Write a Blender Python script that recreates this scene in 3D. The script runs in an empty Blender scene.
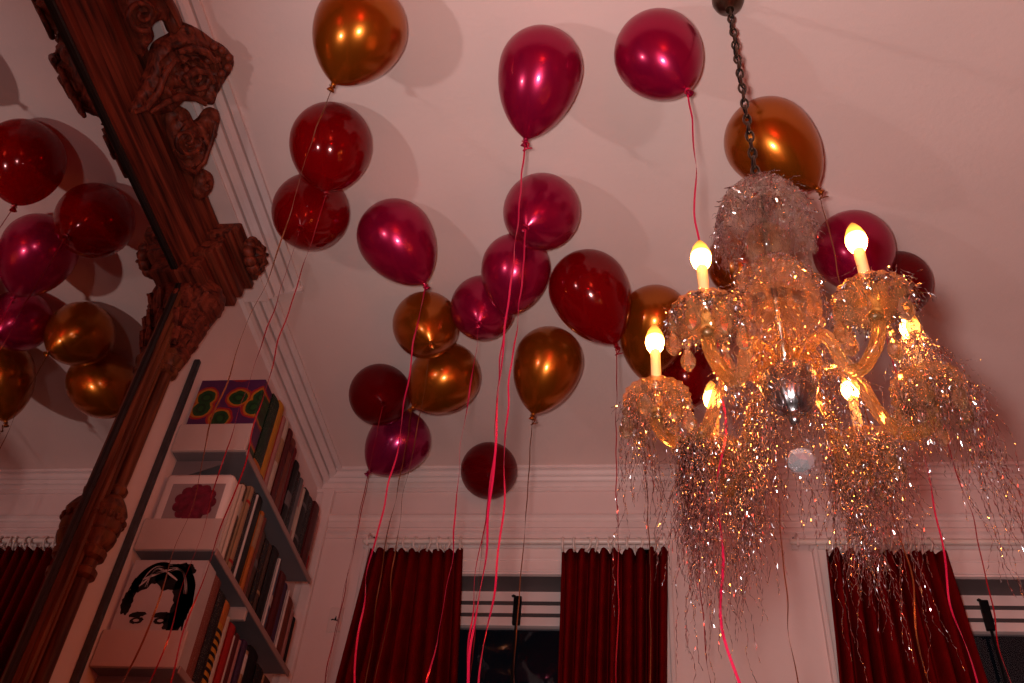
import bpy, bmesh, math, random
from mathutils import Vector, Matrix
from mathutils.geometry import delaunay_2d_cdt
random.seed(7)
C = bpy.context.scene.collection
CZ = 1.1                      # lens height above the floor; heights below are measured from the lens
ROOM_H = 2.7                  # ceiling above the lens
PI = math.pi
sin, cos = math.sin, math.cos

# ------------------------------------------------------------------ camera
FPX, PITCH, YAW, ROLL = 1004.6, 0.75456, -0.17241, 0.09536
cF = Vector((sin(YAW)*cos(PITCH), cos(YAW)*cos(PITCH), sin(PITCH)))
_r = Vector((cos(YAW), -sin(YAW), 0)); _u = _r.cross(cF)
cR = _r*cos(ROLL) + _u*sin(ROLL); cU = -_r*sin(ROLL) + _u*cos(ROLL)
def ray(x, y): return cR*((x-512)/FPX) - cU*((y-341)/FPX) + cF
def at(x, y, axis, val):
    d = ray(x, y); return d*(val/d[axis])
cd = bpy.data.cameras.new('camera'); cam = bpy.data.objects.new('camera', cd); C.objects.link(cam)
cd.sensor_width = 36; cd.lens = FPX/1024*36; cd.clip_start = .02
m3 = Matrix((cR, cU, -cF)).transposed()
cam.matrix_world = Matrix.Translation((0, 0, CZ)) @ m3.to_4x4()
bpy.context.scene.camera = cam

# ------------------------------------------------------------------ materials
def newmat(name):
    m = bpy.data.materials.new(name); m.use_nodes = True
    nt = m.node_tree; return m, nt, nt.nodes['Principled BSDF'], nt.nodes['Material Output']
def mat(name, col, rough=.5, metal=0., spec=.5, coat=0., noise=0., nscale=20., bump=0., sheen=0., bscale=None):
    m, nt, b, o = newmat(name)
    b.inputs['Base Color'].default_value = (*col, 1); b.inputs['Roughness'].default_value = rough
    b.inputs['Metallic'].default_value = metal; b.inputs['Specular IOR Level'].default_value = spec
    b.inputs['Coat Weight'].default_value = coat; b.inputs['Coat Roughness'].default_value = .05
    b.inputs['Sheen Weight'].default_value = sheen
    if noise or bump:
        tc = nt.nodes.new('ShaderNodeTexCoord')
        n = nt.nodes.new('ShaderNodeTexNoise'); n.inputs['Scale'].default_value = nscale; n.inputs['Detail'].default_value = 6
        nt.links.new(tc.outputs['Object'], n.inputs['Vector'])
        if noise:
            r = nt.nodes.new('ShaderNodeValToRGB')
            r.color_ramp.elements[0].position = .3; r.color_ramp.elements[1].position = .7
            r.color_ramp.elements[0].color = (*[c*(1-noise) for c in col], 1)
            r.color_ramp.elements[1].color = (*[min(1, c*(1+noise*.5)) for c in col], 1)
            nt.links.new(n.outputs['Fac'], r.inputs['Fac']); nt.links.new(r.outputs['Color'], b.inputs['Base Color'])
        if bump:
            n2 = n
            if bscale:
                n2 = nt.nodes.new('ShaderNodeTexNoise'); n2.inputs['Scale'].default_value = bscale; n2.inputs['Detail'].default_value = 4
                nt.links.new(tc.outputs['Object'], n2.inputs['Vector'])
            bp = nt.nodes.new('ShaderNodeBump'); bp.inputs['Strength'].default_value = bump; bp.inputs['Distance'].default_value = .01
            nt.links.new(n2.outputs['Fac'], bp.inputs['Height']); nt.links.new(bp.outputs['Normal'], b.inputs['Normal'])
    return m
def wood(name, dark, light, axis, rough=.42):
    m, nt, b, o = newmat(name)
    tc = nt.nodes.new('ShaderNodeTexCoord'); mp = nt.nodes.new('ShaderNodeMapping')
    sc = [60, 60, 60]; sc[axis] = 3
    mp.inputs['Scale'].default_value = sc
    n = nt.nodes.new('ShaderNodeTexNoise'); n.inputs['Scale'].default_value = 1; n.inputs['Detail'].default_value = 8; n.inputs['Distortion'].default_value = .6
    r = nt.nodes.new('ShaderNodeValToRGB')
    r.color_ramp.elements[0].position = .32; r.color_ramp.elements[1].position = .7
    r.color_ramp.elements[0].color = (*dark, 1); r.color_ramp.elements[1].color = (*light, 1)
    bp = nt.nodes.new('ShaderNodeBump'); bp.inputs['Strength'].default_value = .35; bp.inputs['Distance'].default_value = .004
    nt.links.new(tc.outputs['Object'], mp.inputs['Vector']); nt.links.new(mp.outputs['Vector'], n.inputs['Vector'])
    nt.links.new(n.outputs['Fac'], r.inputs['Fac']); nt.links.new(r.outputs['Color'], b.inputs['Base Color'])
    nt.links.new(n.outputs['Fac'], bp.inputs['Height']); nt.links.new(bp.outputs['Normal'], b.inputs['Normal'])
    b.inputs['Roughness'].default_value = rough; b.inputs['Specular IOR Level'].default_value = .16
    return m
def see_through(m, tint, fac):
    """let part of the light pass straight through the film"""
    nt = m.node_tree; b = nt.nodes['Principled BSDF']; o = nt.nodes['Material Output']
    t = nt.nodes.new('ShaderNodeBsdfTransparent'); t.inputs['Color'].default_value = (*tint, 1)
    x = nt.nodes.new('ShaderNodeMixShader'); x.inputs['Fac'].default_value = fac
    nt.links.new(b.outputs[0], x.inputs[1]); nt.links.new(t.outputs[0], x.inputs[2]); nt.links.new(x.outputs[0], o.inputs['Surface'])
    return m
M = {}
M['ceiling'] = mat('ceiling_paint', (.82, .615, .565), .6, noise=.05, nscale=2.2, bump=.12, bscale=55, spec=.25)
M['wall'] = mat('wall_paint', (.80, .62, .59), .6, noise=.05, nscale=3, bump=.08, bscale=60, spec=.25)
M['trim'] = mat('trim_paint', (.82, .66, .63), .45, noise=.06, nscale=8, spec=.35)
M['floor'] = wood('floor_boards', (.05, .025, .015), (.16, .08, .04), 1)
M['wood_y'] = wood('carved_mahogany', (.030, .006, .004), (.22, .042, .021), 1, .5)
M['wood_z'] = wood('turned_mahogany', (.040, .010, .005), (.19, .055, .022), 2, .42)
M['wood_black'] = mat('blackened_wood', (.010, .006, .005), .55)
M['mirror'] = mat('silvered_glass', (.50, .455, .455), .0, 1.)
M['rail'] = mat('black_steel', (.035, .033, .038), .45, noise=.3, nscale=30)
M['shelf'] = mat('pale_enamel', (.52, .40, .36), .5, noise=.04, nscale=12)
M['shaded_steel'] = mat('shaded_shelf_steel', (.165, .150, .160), .5, noise=.08, nscale=9)  # shade on the shelf undersides is put into this colour
M['shelf_edge'] = mat('shelf_edge', (.34, .22, .20), .5)
M['velvet'] = mat('red_velvet', (.135, .002, .003), 1., noise=.25, nscale=14, spec=.03)
M['rod'] = mat('cream_rod', (.78, .66, .60), .35)
M['groove_shade'] = mat('groove_shade_grey', (.06, .05, .052), .6)  # painted shade for the sash grooves
M['soffit_shade'] = mat('shaded_soffit_grey', (.10, .082, .085), .6)  # recess shade under the window head, darkened into the colour
M['black'] = mat('black_metal', (.006, .006, .007), .5, spec=.1)
M['bronze'] = mat('dark_bronze', (.09, .055, .035), .32, .9, noise=.3, nscale=60)
M['silver'] = mat('ribbed_silver', (.36, .34, .345), .27, 1.)
M['candle'] = mat('ivory_sleeve', (.85, .62, .30), .5)
M['pages'] = mat('book_pages', (.72, .60, .50), .8, noise=.15, nscale=120)
M['plate'] = mat('plate_plastic', (.74, .60, .57), .4)
M['pinkflower'] = mat('flower_petals', (.16, .008, .03), .5, noise=.6, nscale=35)

def balloon_mat(name, col, metal, rough, thru, tint, coat=.42):
    m = mat(name, col, rough, metal, .4 if metal > .14 else .15, coat)
    m.node_tree.nodes['Principled BSDF'].inputs['Coat Roughness'].default_value = .13 if metal > .5 else .04
    return see_through(m, tint, thru)
BM = {
 'gold': balloon_mat('pearl_gold_latex', (.45, .115, .006), .80, .27, .16, (1, .55, .2)),
 'pink': balloon_mat('pearl_pink_latex', (.40, .003, .060), .62, .27, .24, (1, .16, .36)),
 'red': balloon_mat('clear_red_latex', (.21, .0006, .003), .15, .12, .36, (1, .03, .04), .3),
 'dark red': balloon_mat('deep_red_latex', (.12, .0006, .003), .1, .22, .30, (1, .05, .06), .05),
 'purple': balloon_mat('pearl_purple_latex', (.33, .008, .09), .62, .25, .2, (1, .1, .3)),
}
RM = {'pink': mat('hot_pink_ribbon', (.62, .012, .075), .25, .3), 'red': mat('red_ribbon', (.32, .005, .014), .25, .3),
      'gold': mat('copper_ribbon', (.22, .06, .02), .25, .5)}
def crystal(name, tint, white, clear=.6, glow=(.9, .8, .66)):
    m, nt, b, o = newmat(name)
    b.inputs['Base Color'].default_value = (*tint, 1); b.inputs['Transmission Weight'].default_value = 1
    b.inputs['Roughness'].default_value = .08; b.inputs['IOR'].default_value = 1.5
    t = nt.nodes.new('ShaderNodeBsdfTransparent'); t.inputs['Color'].default_value = (.97, .93, .88, 1)
    tr = nt.nodes.new('ShaderNodeBsdfTranslucent'); tr.inputs['Color'].default_value = (*glow, 1)
    x = nt.nodes.new('ShaderNodeMixShader'); x.inputs['Fac'].default_value = clear
    y = nt.nodes.new('ShaderNodeMixShader'); y.inputs['Fac'].default_value = white
    nt.links.new(b.outputs[0], x.inputs[1]); nt.links.new(t.outputs[0], x.inputs[2])
    nt.links.new(x.outputs[0], y.inputs[1]); nt.links.new(tr.outputs[0], y.inputs[2]); nt.links.new(y.outputs[0], o.inputs['Surface'])
    return m
M['crystal'] = crystal('cut_crystal', (1, .93, .84), .02, .72)
M['amber_lit'] = crystal('amber_lit_crystal', (1, .86, .60), .09, .58, (.95, .62, .26))  # bulbs' amber glow tinted into this glass, the pendants and the arms
M['drop'] = crystal('pendant_crystal', (1, .88, .66), .12, .25, (.95, .66, .3))
M['glass_arm'] = crystal('twisted_glass', (1, .84, .55), .22, .28, (.95, .62, .22))
M['ball'] = mat('faceted_glass_ball', (.92, .93, .96), 0.02, .84)
M['tinsel'] = mat('silver_tinsel', (.64, .60, .63), .13, 1.)
def bulb_mat():
    m, nt, b, o = newmat('glowing_bulb')
    tc = nt.nodes.new('ShaderNodeTexCoord'); sp = nt.nodes.new('ShaderNodeSeparateXYZ')
    r = nt.nodes.new('ShaderNodeValToRGB'); e = nt.nodes.new('ShaderNodeEmission')
    nt.links.new(tc.outputs['Generated'], sp.inputs[0]); nt.links.new(sp.outputs['Z'], r.inputs['Fac'])
    r.color_ramp.elements[0].position = .30; r.color_ramp.elements[0].color = (1, .25, .040, 1)
    k = r.color_ramp.elements.new(.48); k.color = (.026, .0078, .0010, 1)
    r.color_ramp.elements[-1].position = .92; r.color_ramp.elements[1].position = .48; r.color_ramp.elements[-1].color = (.0046, .0014, .0002, 1)
    nt.links.new(r.outputs['Color'], e.inputs['Color']); e.inputs['Strength'].default_value = BULB
    g = nt.nodes.new('ShaderNodeBsdfGlossy'); g.inputs['Roughness'].default_value = .05
    x = nt.nodes.new('ShaderNodeMixShader'); x.inputs['Fac'].default_value = .06
    nt.links.new(e.outputs[0], x.inputs[1]); nt.links.new(g.outputs[0], x.inputs[2]); nt.links.new(x.outputs[0], o.inputs['Surface'])
    return m
BULB = 175
M['bulb'] = bulb_mat()
def pane_mat():
    m, nt, b, o = newmat('window_pane_glass')
    t = nt.nodes.new('ShaderNodeBsdfTransparent'); t.inputs['Color'].default_value = (.8, .82, .84, 1)
    g = nt.nodes.new('ShaderNodeBsdfGlossy'); g.inputs['Roughness'].default_value = .02
    x = nt.nodes.new('ShaderNodeMixShader')
    x.inputs[0].default_value = .022; nt.links.new(t.outputs[0], x.inputs[1]); nt.links.new(g.outputs[0], x.inputs[2]); nt.links.new(x.outputs[0], o.inputs['Surface'])
    return m
M['pane'] = pane_mat()

# ------------------------------------------------------------------ mesh helpers
class MB:
    def __init__(s): s.v = []; s.f = []; s.mi = []; s.cur = 0
    def add(s, vs, fs):
        o = len(s.v); s.v += [Vector(v) for v in vs]; s.f += [tuple(i+o for i in f) for f in fs]; s.mi += [s.cur]*len(fs); return s
    def box(s, x0, x1, y0, y1, z0, z1, bev=0.):
        if bev <= 0:
            vs = [(x, y, z) for x in (x0, x1) for y in (y0, y1) for z in (z0, z1)]
            return s.add(vs, [(0,1,3,2),(4,6,7,5),(0,4,5,1),(2,3,7,6),(0,2,6,4),(1,5,7,3)])
        bm = bmesh.new(); bmesh.ops.create_cube(bm, size=1)
        for v in bm.verts:
            v.co = Vector(((x0+x1)/2+v.co.x*(x1-x0), (y0+y1)/2+v.co.y*(y1-y0), (z0+z1)/2+v.co.z*(z1-z0)))
        bmesh.ops.bevel(bm, geom=bm.edges[:], offset=bev, segments=2, profile=.5, affect='EDGES')
        bm.verts.index_update(); s.add([v.co.copy() for v in bm.verts], [[v.index for v in f.verts] for f in bm.faces]); bm.free(); return s
    def lathe(s, prof, c=(0,0,0), n=24, axis=Vector((0,0,1)), rib=None, caps=False):
        c = Vector(c); axis = Vector(axis).normalized()
        q = Vector((0,0,1)).rotation_difference(axis)
        vs = []; fs = []
        for r, z in prof:
            for k in range(n):
                a = 2*PI*k/n; rr = r*(rib(a) if rib else 1)
                vs.append(c + q @ Vector((rr*cos(a), rr*sin(a), z)))
        for i in range(len(prof)-1):
            for k in range(n):
                k2 = (k+1) % n
                fs.append((i*n+k, i*n+k2, (i+1)*n+k2, (i+1)*n+k))
        if caps:
            fs.append(tuple(range(n))[::-1]); fs.append(tuple((len(prof)-1)*n+k for k in range(n)))
        return s.add(vs, fs)
    def tube(s, pts, rad, n=8, closed=False, twist=0., flute=0, fa=.12):
        pts = [Vector(p) for p in pts]; N = len(pts)
        rads = rad if isinstance(rad, (list, tuple)) else [rad]*N
        vs = []; fs = []; up = Vector((.13, .31, .94)).normalized(); prev = None
        for i, p in enumerate(pts):
            t = (pts[(i+1) % N]-pts[i-1]) if closed else (pts[min(i+1, N-1)]-pts[max(i-1, 0)])
            t.normalize()
            if prev is None: a = t.cross(up).normalized()
            else: a = (prev - t*prev.dot(t)).normalized()
            prev = a; b = t.cross(a)
            for k in range(n):
                g = 2*PI*k/n
                rr = rads[i]*(1+fa*cos(flute*(g)+twist*i) if flute else 1)
                vs.append(p + (a*cos(g)+b*sin(g))*rr)
        L = N if closed else N-1
        for i in range(L):
            j = (i+1) % N
            for k in range(n):
                k2 = (k+1) % n; fs.append((i*n+k, i*n+k2, j*n+k2, j*n+k))
        if not closed:
            fs.append(tuple(range(n))[::-1]); fs.append(tuple((N-1)*n+k for k in range(n)))
        return s.add(vs, fs)
    def ball(s, c, r, n=12, sz=1.):
        prof = [(max(1e-5, r*sin(PI*i/n)), -r*sz*cos(PI*i/n)) for i in range(n+1)]
        return s.lathe(prof, c, n+4)
    def prism(s, prof, axis, a0, a1):
        """profile [(u,v)] swept along a world axis; axis 0: u=y v=z, axis 1: u=x v=z, axis 2: u=x v=y"""
        n = len(prof); vs = []
        for a in (a0, a1):
            for u, v in prof:
                vs.append((a,u,v) if axis == 0 else (u,a,v) if axis == 1 else (u,v,a))
        fs = [(i, (i+1) % n, n+(i+1) % n, n+i) for i in range(n)] + [tuple(range(n))[::-1], tuple(range(n, 2*n))]
        return s.add(vs, fs)
    def build(s, name, mats, parent=None, origin=None, smooth=False, auto=None):
        if origin is None: origin = parent['_o'] if parent is not None else (0, 0, 0)
        o_ = Vector(origin)
        me = bpy.data.meshes.new(name); me.from_pydata([v-o_ for v in s.v], [], s.f)
        if not isinstance(mats, (list, tuple)): mats = [mats]
        for m in mats: me.materials.append(m)
        if len(mats) > 1: me.polygons.foreach_set('material_index', s.mi)
        bm = bmesh.new(); bm.from_mesh(me); bmesh.ops.recalc_face_normals(bm, faces=bm.faces[:]); bm.to_mesh(me); bm.free()
        if smooth: me.polygons.foreach_set('use_smooth', [True]*len(me.polygons))
        me.update()
        o = bpy.data.objects.new(name, me); C.objects.link(o)
        if auto is not None: me.set_sharp_from_angle(angle=math.radians(auto))
        o['_o'] = [float(c) for c in o_]
        if parent is not None: o.parent = parent
        else: o.location = o_ + Vector((0, 0, CZ))
        return o
def empty(name, origin):
    o = bpy.data.objects.new(name, None); C.objects.link(o); o.location = Vector(origin)+Vector((0,0,CZ)); o['_o'] = [float(c) for c in origin]; o.empty_display_size = .05
    return o
def tag(o, label, cat, group=None, kind=None):
    o['label'] = label; o['category'] = cat
    if group: o['group'] = group
    if kind: o['kind'] = kind
    return o
def struct(o, label=None, cat=None):
    o['kind'] = 'structure'
    if label: o['label'] = label
    if cat: o['category'] = cat
    return o

# ------------------------------------------------------------------ room shell
XL, XR, YB, YF, H = -1.48, 3.3, 3.70, -3.0, ROOM_H
T = .15
struct(MB().box(XL-T, XR+T, YF-T, YB+.4, -CZ-.1, -CZ).build('floor', M['floor']), 'dark wooden floorboards under the whole room', 'floor')
struct(MB().box(XL-T, XR+T, YF-T, YB+.4, H, H+.1).build('ceiling', M['ceiling']), 'pale pinkish plaster ceiling with balloons floating against it', 'ceiling')
struct(MB().box(XL-T, XL, YF-T, YB+.4, -CZ, H).build('wall_left', M['wall']), 'pale wall carrying the mirror and the bookshelf', 'wall')
struct(MB().box(XR, XR+T, YF-T, YB+.4, -CZ, H).build('wall_right', M['wall']), 'plain wall beyond the second window', 'wall')
struct(MB().box(XL, XR, YF-T, YF, -CZ, H).build('wall_front', M['wall']), 'plain wall behind the viewer', 'wall')
WIN = [(-1.10, .015), (.785, 1.90)]
WT, WB = 2.174, -.35
b = MB(); D2 = YB+.28
b.box(XL, XR, YB, D2, WT, H).box(XL, XR, YB, D2, -CZ, WB)
b.box(XL, WIN[0][0], YB, D2, WB, WT).box(WIN[0][1], WIN[1][0], YB, D2, WB, WT).box(WIN[1][1], XR, YB, D2, WB, WT)
struct(b.build('wall_back', M['wall']), 'pale wall with two curtained windows below the crown moulding', 'wall')
# crown mouldings (profile: distance from wall, drop below ceiling)
def crown_prof(p, d):
    k = d/.07
    return [(0,0), (p,0), (p,.014*k), (p*.84,.016*k), (p*.84,.004*k), (p*.76,.004*k), (p*.76,.024*k), (p*.66,.036*k), (p*.55,.042*k), (p*.55,.026*k), (p*.47,.026*k), (p*.47,.046*k), (p*.36,.058*k), (p*.27,.062*k), (p*.27,.040*k), (p*.20,.040*k), (p*.20,.070*k), (p*.14,.088*k), (0,.092*k)]
P = crown_prof(.062, .064)
cm = MB().prism([(YB-u, H-v) for u, v in P], 0, XL, XR)
cm.box(XL, XR, YB-.013, YB, H-.105, H-.0885)
struct(cm.build('trim_1', M['trim']), 'crown moulding along the window wall', 'moulding')
Pl = crown_prof(.112, .068)
struct(MB().prism([(XL+u, H-v) for u, v in Pl], 1, 2.44, YB).build('trim_2', M['trim']), 'narrower crown moulding above the bookshelf', 'moulding')
# the wider, boxed crown above the mirror with its square end
bb = MB()
Pw = [(0,0), (.222,0), (.222,.014), (.200,.018), (.200,.002), (.193,.002), (.193,.022), (.180,.034), (.168,.038), (.168,.018), (.160,.018), (.160,.044), (.146,.050), (.134,.058), (.134,.030), (.127,.030), (.127,.064), (.112,.070), (.112,.080), (0,.082)]
bb.prism([(XL+u, H-v) for u, v in Pw], 1, YF, 2.495)
bb.box(XL, XL+.228, 2.495, 2.508, H-.030, H-.0005)
struct(bb.build('trim_3', M['trim']), 'wide crown moulding above the mirror ending square over the bookshelf', 'moulding')
# picture rail lines on the window wall
pr = MB()
pr.prism([(YB,2.475),(YB-.022,2.470),(YB-.026,2.458),(YB-.012,2.452),(YB-.010,2.440),(YB,2.436)], 0, XL, XR)
pr.prism([(YB,2.392),(YB-.012,2.389),(YB-.014,2.380),(YB,2.374)], 0, XL, XR)
pr.box(XL, XR, YB-.010, YB, 2.405, 2.4315); pr.box(XL, XR, YB-.009, YB, 2.352, 2.3695)
struct(pr.build('trim_4', M['trim']), 'two thin rails along the wall above the curtain rods', 'moulding')
# board in the corner
struct(MB().box(-1.445, -1.392, YB-.03, YB, -CZ, 2.606, .008).build('trim_5', M['trim']), 'upright pale board in the corner beside the bookshelf', 'moulding')
for i, (x, a, bnd) in enumerate((('left', XL, 1), ('right', XR, -1))):
    struct(MB().box(min(a, a+.02*bnd), max(a, a+.02*bnd), YF, YB, -CZ, -CZ+.16).build('baseboard_'+x, M['trim']))
struct(MB().box(XL, XR, YB-.02, YB, -CZ, -CZ+.16).build('baseboard_back', M['trim']))
# windows
def window(i, x0, x1):
    w = .098
    b = MB()
    for xa, xb, s in ((x0-w, x0+.012, 1), (x1-.012, x1+w, -1)):       # side casings with stepped moulding
        b.box(xa, xb, YB-.016, YB+.004, WB-.05, 2.300)
        e0, e1 = (xa, xa+.020) if s > 0 else (xb-.020, xb)
        b.box(e0, e1, YB-.034, YB-.012, WB-.05, 2.300, .005)
        e0, e1 = (xb-.022, xb-.006) if s > 0 else (xa+.006, xa+.022)
        b.box(e0, e1, YB-.024, YB-.012, WB-.05, 2.190, .004)
    b.box(x0-w-.01, x1+w+.01, YB-.030, YB+.002, 2.292, 2.322, .006)    # head casing
    b.box(x0-.012, x1+.012, YB-.016, YB+.004, 2.172, 2.296)
    b.box(x0-.012, x1+.012, YB-.022, YB-.012, 2.236, 2.250, .004)
    b.box(x0-.012, x1+.012, YB-.024, YB-.012, 2.180, 2.192, .004)
    b.box(x0-w-.03, x1+w+.03, YB-.06, YB+.002, WB-.06, WB-.01, .008)    # sill
    root = struct(b.build('window_%d' % i, M['trim']), ('tall dark window behind the two left curtains', 'tall dark window behind the right curtain')[i-1], 'window')
    s = MB(); yf = YB+.125
    zt = WT
    s.box(x0, x1, yf, yf+.05, zt-.052, zt)                               # top rail in steps
    s.box(x0, x1, yf+.018, yf+.05, zt-.066, zt-.052)
    s.box(x0, x1, yf+.004, yf+.05, zt-.105, zt-.066)
    s.box(x0, x1, yf+.020, yf+.05, zt-.117, zt-.105)
    s.box(x0, x1, yf+.006, yf+.05, zt-.158, zt-.117, .004)
    s.box(x0, x0+.06, yf+.006, yf+.05, WB, zt-.15); s.box(x1-.06, x1, yf+.006, yf+.05, WB, zt-.15)
    s.box(x0, x1, yf+.006, yf+.05, WB, WB+.09)
    so = s.build('sash', M['trim'], root)
    MB().box(x0, x1, yf-.001, yf+.02, zt-.066, zt-.050).build('groove_shade_strip', M['groove_shade'], so)  # dark strips laid in where the steps would only be shaded
    MB().box(x0, x1, yf+.002, yf+.03, zt-.119, zt-.104).build('groove_shade_strip', M['groove_shade'], so)
    MB().box(x0, x1, YB+.002, yf, zt-.004, zt-.0005).build('head_soffit', M['soffit_shade'], root)  # thin sheet coloured with the soffit's shade
    MB().box(x0+.05, x1-.05, yf+.03, yf+.034, WB+.08, zt-.15).build('pane', M['pane'], root)
    l = MB(); xc = (x0+x1)/2+.008
    l.box(xc-.017, xc+.017, yf-.014, yf+.007, zt-.160, zt-.030, .004)
    l.tube([(xc-.006, yf-.008, zt-.036), (xc-.019, yf-.012, zt-.030), (xc-.022, yf-.014, zt-.034)], .006, 8)
    l.tube([(xc, yf-.004, zt-.16), (xc, yf-.004, zt-.9)], .006, 8)
    l.build('bolt', M['black'], root, auto=40)
for i, (a, c) in enumerate(WIN): window(i+1, a, c)

# ------------------------------------------------------------------ curtains and rods
ZR, YR = 2.277, 3.60
def rod(name, x0, x1, brackets, label):
    b = MB().tube([(x0, YR, ZR), (x1, YR, ZR)], .0120, 14)
    for x in (x0, x1): b.ball((x, YR, ZR), .0130, 10)
    root = tag(b.build('curtain_rod', M['rod'], origin=(x0, YR, ZR), smooth=True, auto=40), label, 'curtain rod', 'curtain rods')
    for x in brackets:
        k = MB().tube([(x, YB-.01, ZR+.055), (x, YB-.05, ZR+.056), (x, YR+.012, ZR+.045), (x, YR-.014, ZR+.012), (x, YR-.004, ZR-.017), (x, YR+.016, ZR-.008)], .0045, 8)
        k.box(x-.012, x+.012, YB-.014, YB-.001, ZR+.02, ZR+.085, .003)
        k.build('bracket', M['trim'], root, smooth=True, auto=40)
        MB().ball((x, YB-.018, ZR+.070), .0055, 6).build('screw', M['black'], root)
rod('curtain_rod', -1.178, .095, (-1.168, .085), 'cream curtain rod over the left window holding two red curtains')
rod('curtain_rod', .600, 2.08, (.62, 2.06), 'cream curtain rod over the right window, partly behind the tinsel')
def curtain(x0, x1, xb0, xb1, npleat, seed, label, nr):
    rnd = random.Random(seed)
    zt, zb = ZR-.032, -.95; NX, NZ = npleat*12, 44
    ph = [rnd.uniform(-.5, .5) for _ in range(npleat+2)]
    vs = []; fs = []
    for j in range(NZ+1):
        t = j/NZ; z = zt+(zb-zt)*t
        k = min(1, t/.25)
        for i in range(NX+1):
            s = i/NX
            xa = x0+(x1-x0)*s; xc = xb0+(xb1-xb0)*s
            a = s*npleat; p = ph[int(a)]*(1-(a % 1))+ph[int(a)+1]*(a % 1)
            ang = 2*PI*(a+p*.35*(.4+t))
            amp = .024+.032*k+.008*sin(3*s+seed)
            y = YR+.014+amp*(sin(ang)+.22*sin(2*ang+p*3+2*t))
            x = xa+(xc-xa)*min(1, t/.19)+.006*sin(ang*1.0+1)+.004*sin(7*t+s*9)
            dz = -.006*abs(sin(ang*.5)) if j == 0 else 0
            vs.append((x, y, z+dz))
    for j in range(NZ):
        for i in range(NX):
            a = j*(NX+1)+i; fs.append((a, a+1, a+NX+2, a+NX+1))
    o = MB().add(vs, fs).build('curtain', M['velvet'], origin=((x0+x1)/2, YR, zb), smooth=True)
    tag(o, label, 'curtain', 'red velvet curtains')
    md = o.modifiers.new('thick', 'SOLIDIFY'); md.thickness = .006
    for i in range(nr):
        x = x0+.014+(x1-x0-.028)*i/(nr-1)+rnd.uniform(-.012, .012); tl = rnd.uniform(-.7, .7)
        ring = MB().tube([(x+.026*sin(tl)*cos(a), YR+.025*cos(a)*cos(tl), ZR-.013+.0290*sin(a)) for a in [2*PI*k/20 for k in range(20)]], .0046, 6, closed=True)
        ring.tube([(x, YR, ZR-.032), (x, YR+.006, ZR-.046)], .003, 6)
        ring.build('curtain_ring', M['rod'], o, smooth=True)
curtain(-1.150, -.757, -1.185, -.708, 8, 3, 'dark red velvet curtain on the left half of the left window, nearest the bookshelf', 9)
curtain(-.337, .092, -.336, .072, 9, 5, 'dark red velvet curtain hanging straight on the right half of the left window', 10)
curtain(.727, 1.185, .690, 1.215, 9, 8, 'dark red velvet curtain on the right window behind the tinsel strands', 10)
pl_ = MB().box(-1.300, -1.242, YB-.008, YB, 1.905, 2.015, .003).build('wall_plate', M['plate'], origin=(-1.271, YB, 1.905))
tag(pl_, 'small pale plate with a dark key mark on the wall left of the curtains', 'wall plate')
MB().tube([(-1.286, YB-.009, 1.957), (-1.279, YB-.010, 1.960), (-1.272, YB-.010, 1.956), (-1.268, YB-.010, 1.972), (-1.266, YB-.010, 1.955), (-1.258, YB-.009, 1.956)], .003, 5).build('key_mark', M['black'], pl_)

# ------------------------------------------------------------------ carved relief helper
def relief(mb, outline, org, eu, ev, en, height, fn, step, back=.02):
    """outline: list of (u,v). a carved front (height fn(u,v,d)) with sides and a flat back."""
    org, eu, ev, en = Vector(org), Vector(eu), Vector(ev), Vector(en)
    # smooth the outline (closed catmull-rom)
    n = len(outline); sm = []
    for i in range(n):
        p0, p1, p2, p3 = [Vector(outline[(i+k) % n]) for k in (-1, 0, 1, 2)]
        seg = max(2, int((p2-p1).length/step))
        for k in range(seg):
            t = k/seg
            sm.append(.5*((2*p1)+(-p0+p2)*t+(2*p0-5*p1+4*p2-p3)*t*t+(-p0+3*p1-3*p2+p3)*t**3))
    N = len(sm)
    def inside(p):
        c = False; j = N-1
        for i in range(N):
            if (sm[i].y > p.y) != (sm[j].y > p.y) and p.x < (sm[j].x-sm[i].x)*(p.y-sm[i].y)/(sm[j].y-sm[i].y)+sm[i].x: c = not c
            j = i
        return c
    def dist(p): return min((p-q).length for q in sm)
    us = [p.x for p in sm]; vs_ = [p.y for p in sm]
    pts = list(sm); u = min(us)
    while u < max(us):
        v = min(vs_)
        while v < max(vs_):
            p = Vector((u+random.uniform(-.2, .2)*step, v+random.uniform(-.2, .2)*step))
            if inside(p) and dist(p) > step*.6: pts.append(p)
            v += step
        u += step
    vv, ee, ff, *_ = delaunay_2d_cdt(pts, [(i, (i+1) % N) for i in range(N)], [], 1, 1e-6)
    dd = [dist(p) for p in vv]; dm = max(dd)
    V = []
    for p, d in zip(vv, dd):
        edge = d < 1e-5
        h = 0 if edge else height*fn(p.x, p.y, min(1, d/dm), d)
        V.append(org+eu*p.x+ev*p.y+en*h)
    nv = len(V); V2 = [org+eu*p.x+ev*p.y-en*back for p in vv]
    F = [tuple(f) for f in ff]+[tuple(nv+i for i in f)[::-1] for f in ff]
    cnt = {}
    for f in ff:
        for k in range(len(f)):
            a, c = f[k], f[(k+1) % len(f)]; cnt[tuple(sorted((a, c)))] = cnt.get(tuple(sorted((a, c))), []) + [(a, c)]
    for e, l in cnt.items():
        if len(l) == 1: a, c = l[0]; F.append((a, nv+a, nv+c, c))
    mb.add(V+V2, F)

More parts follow.
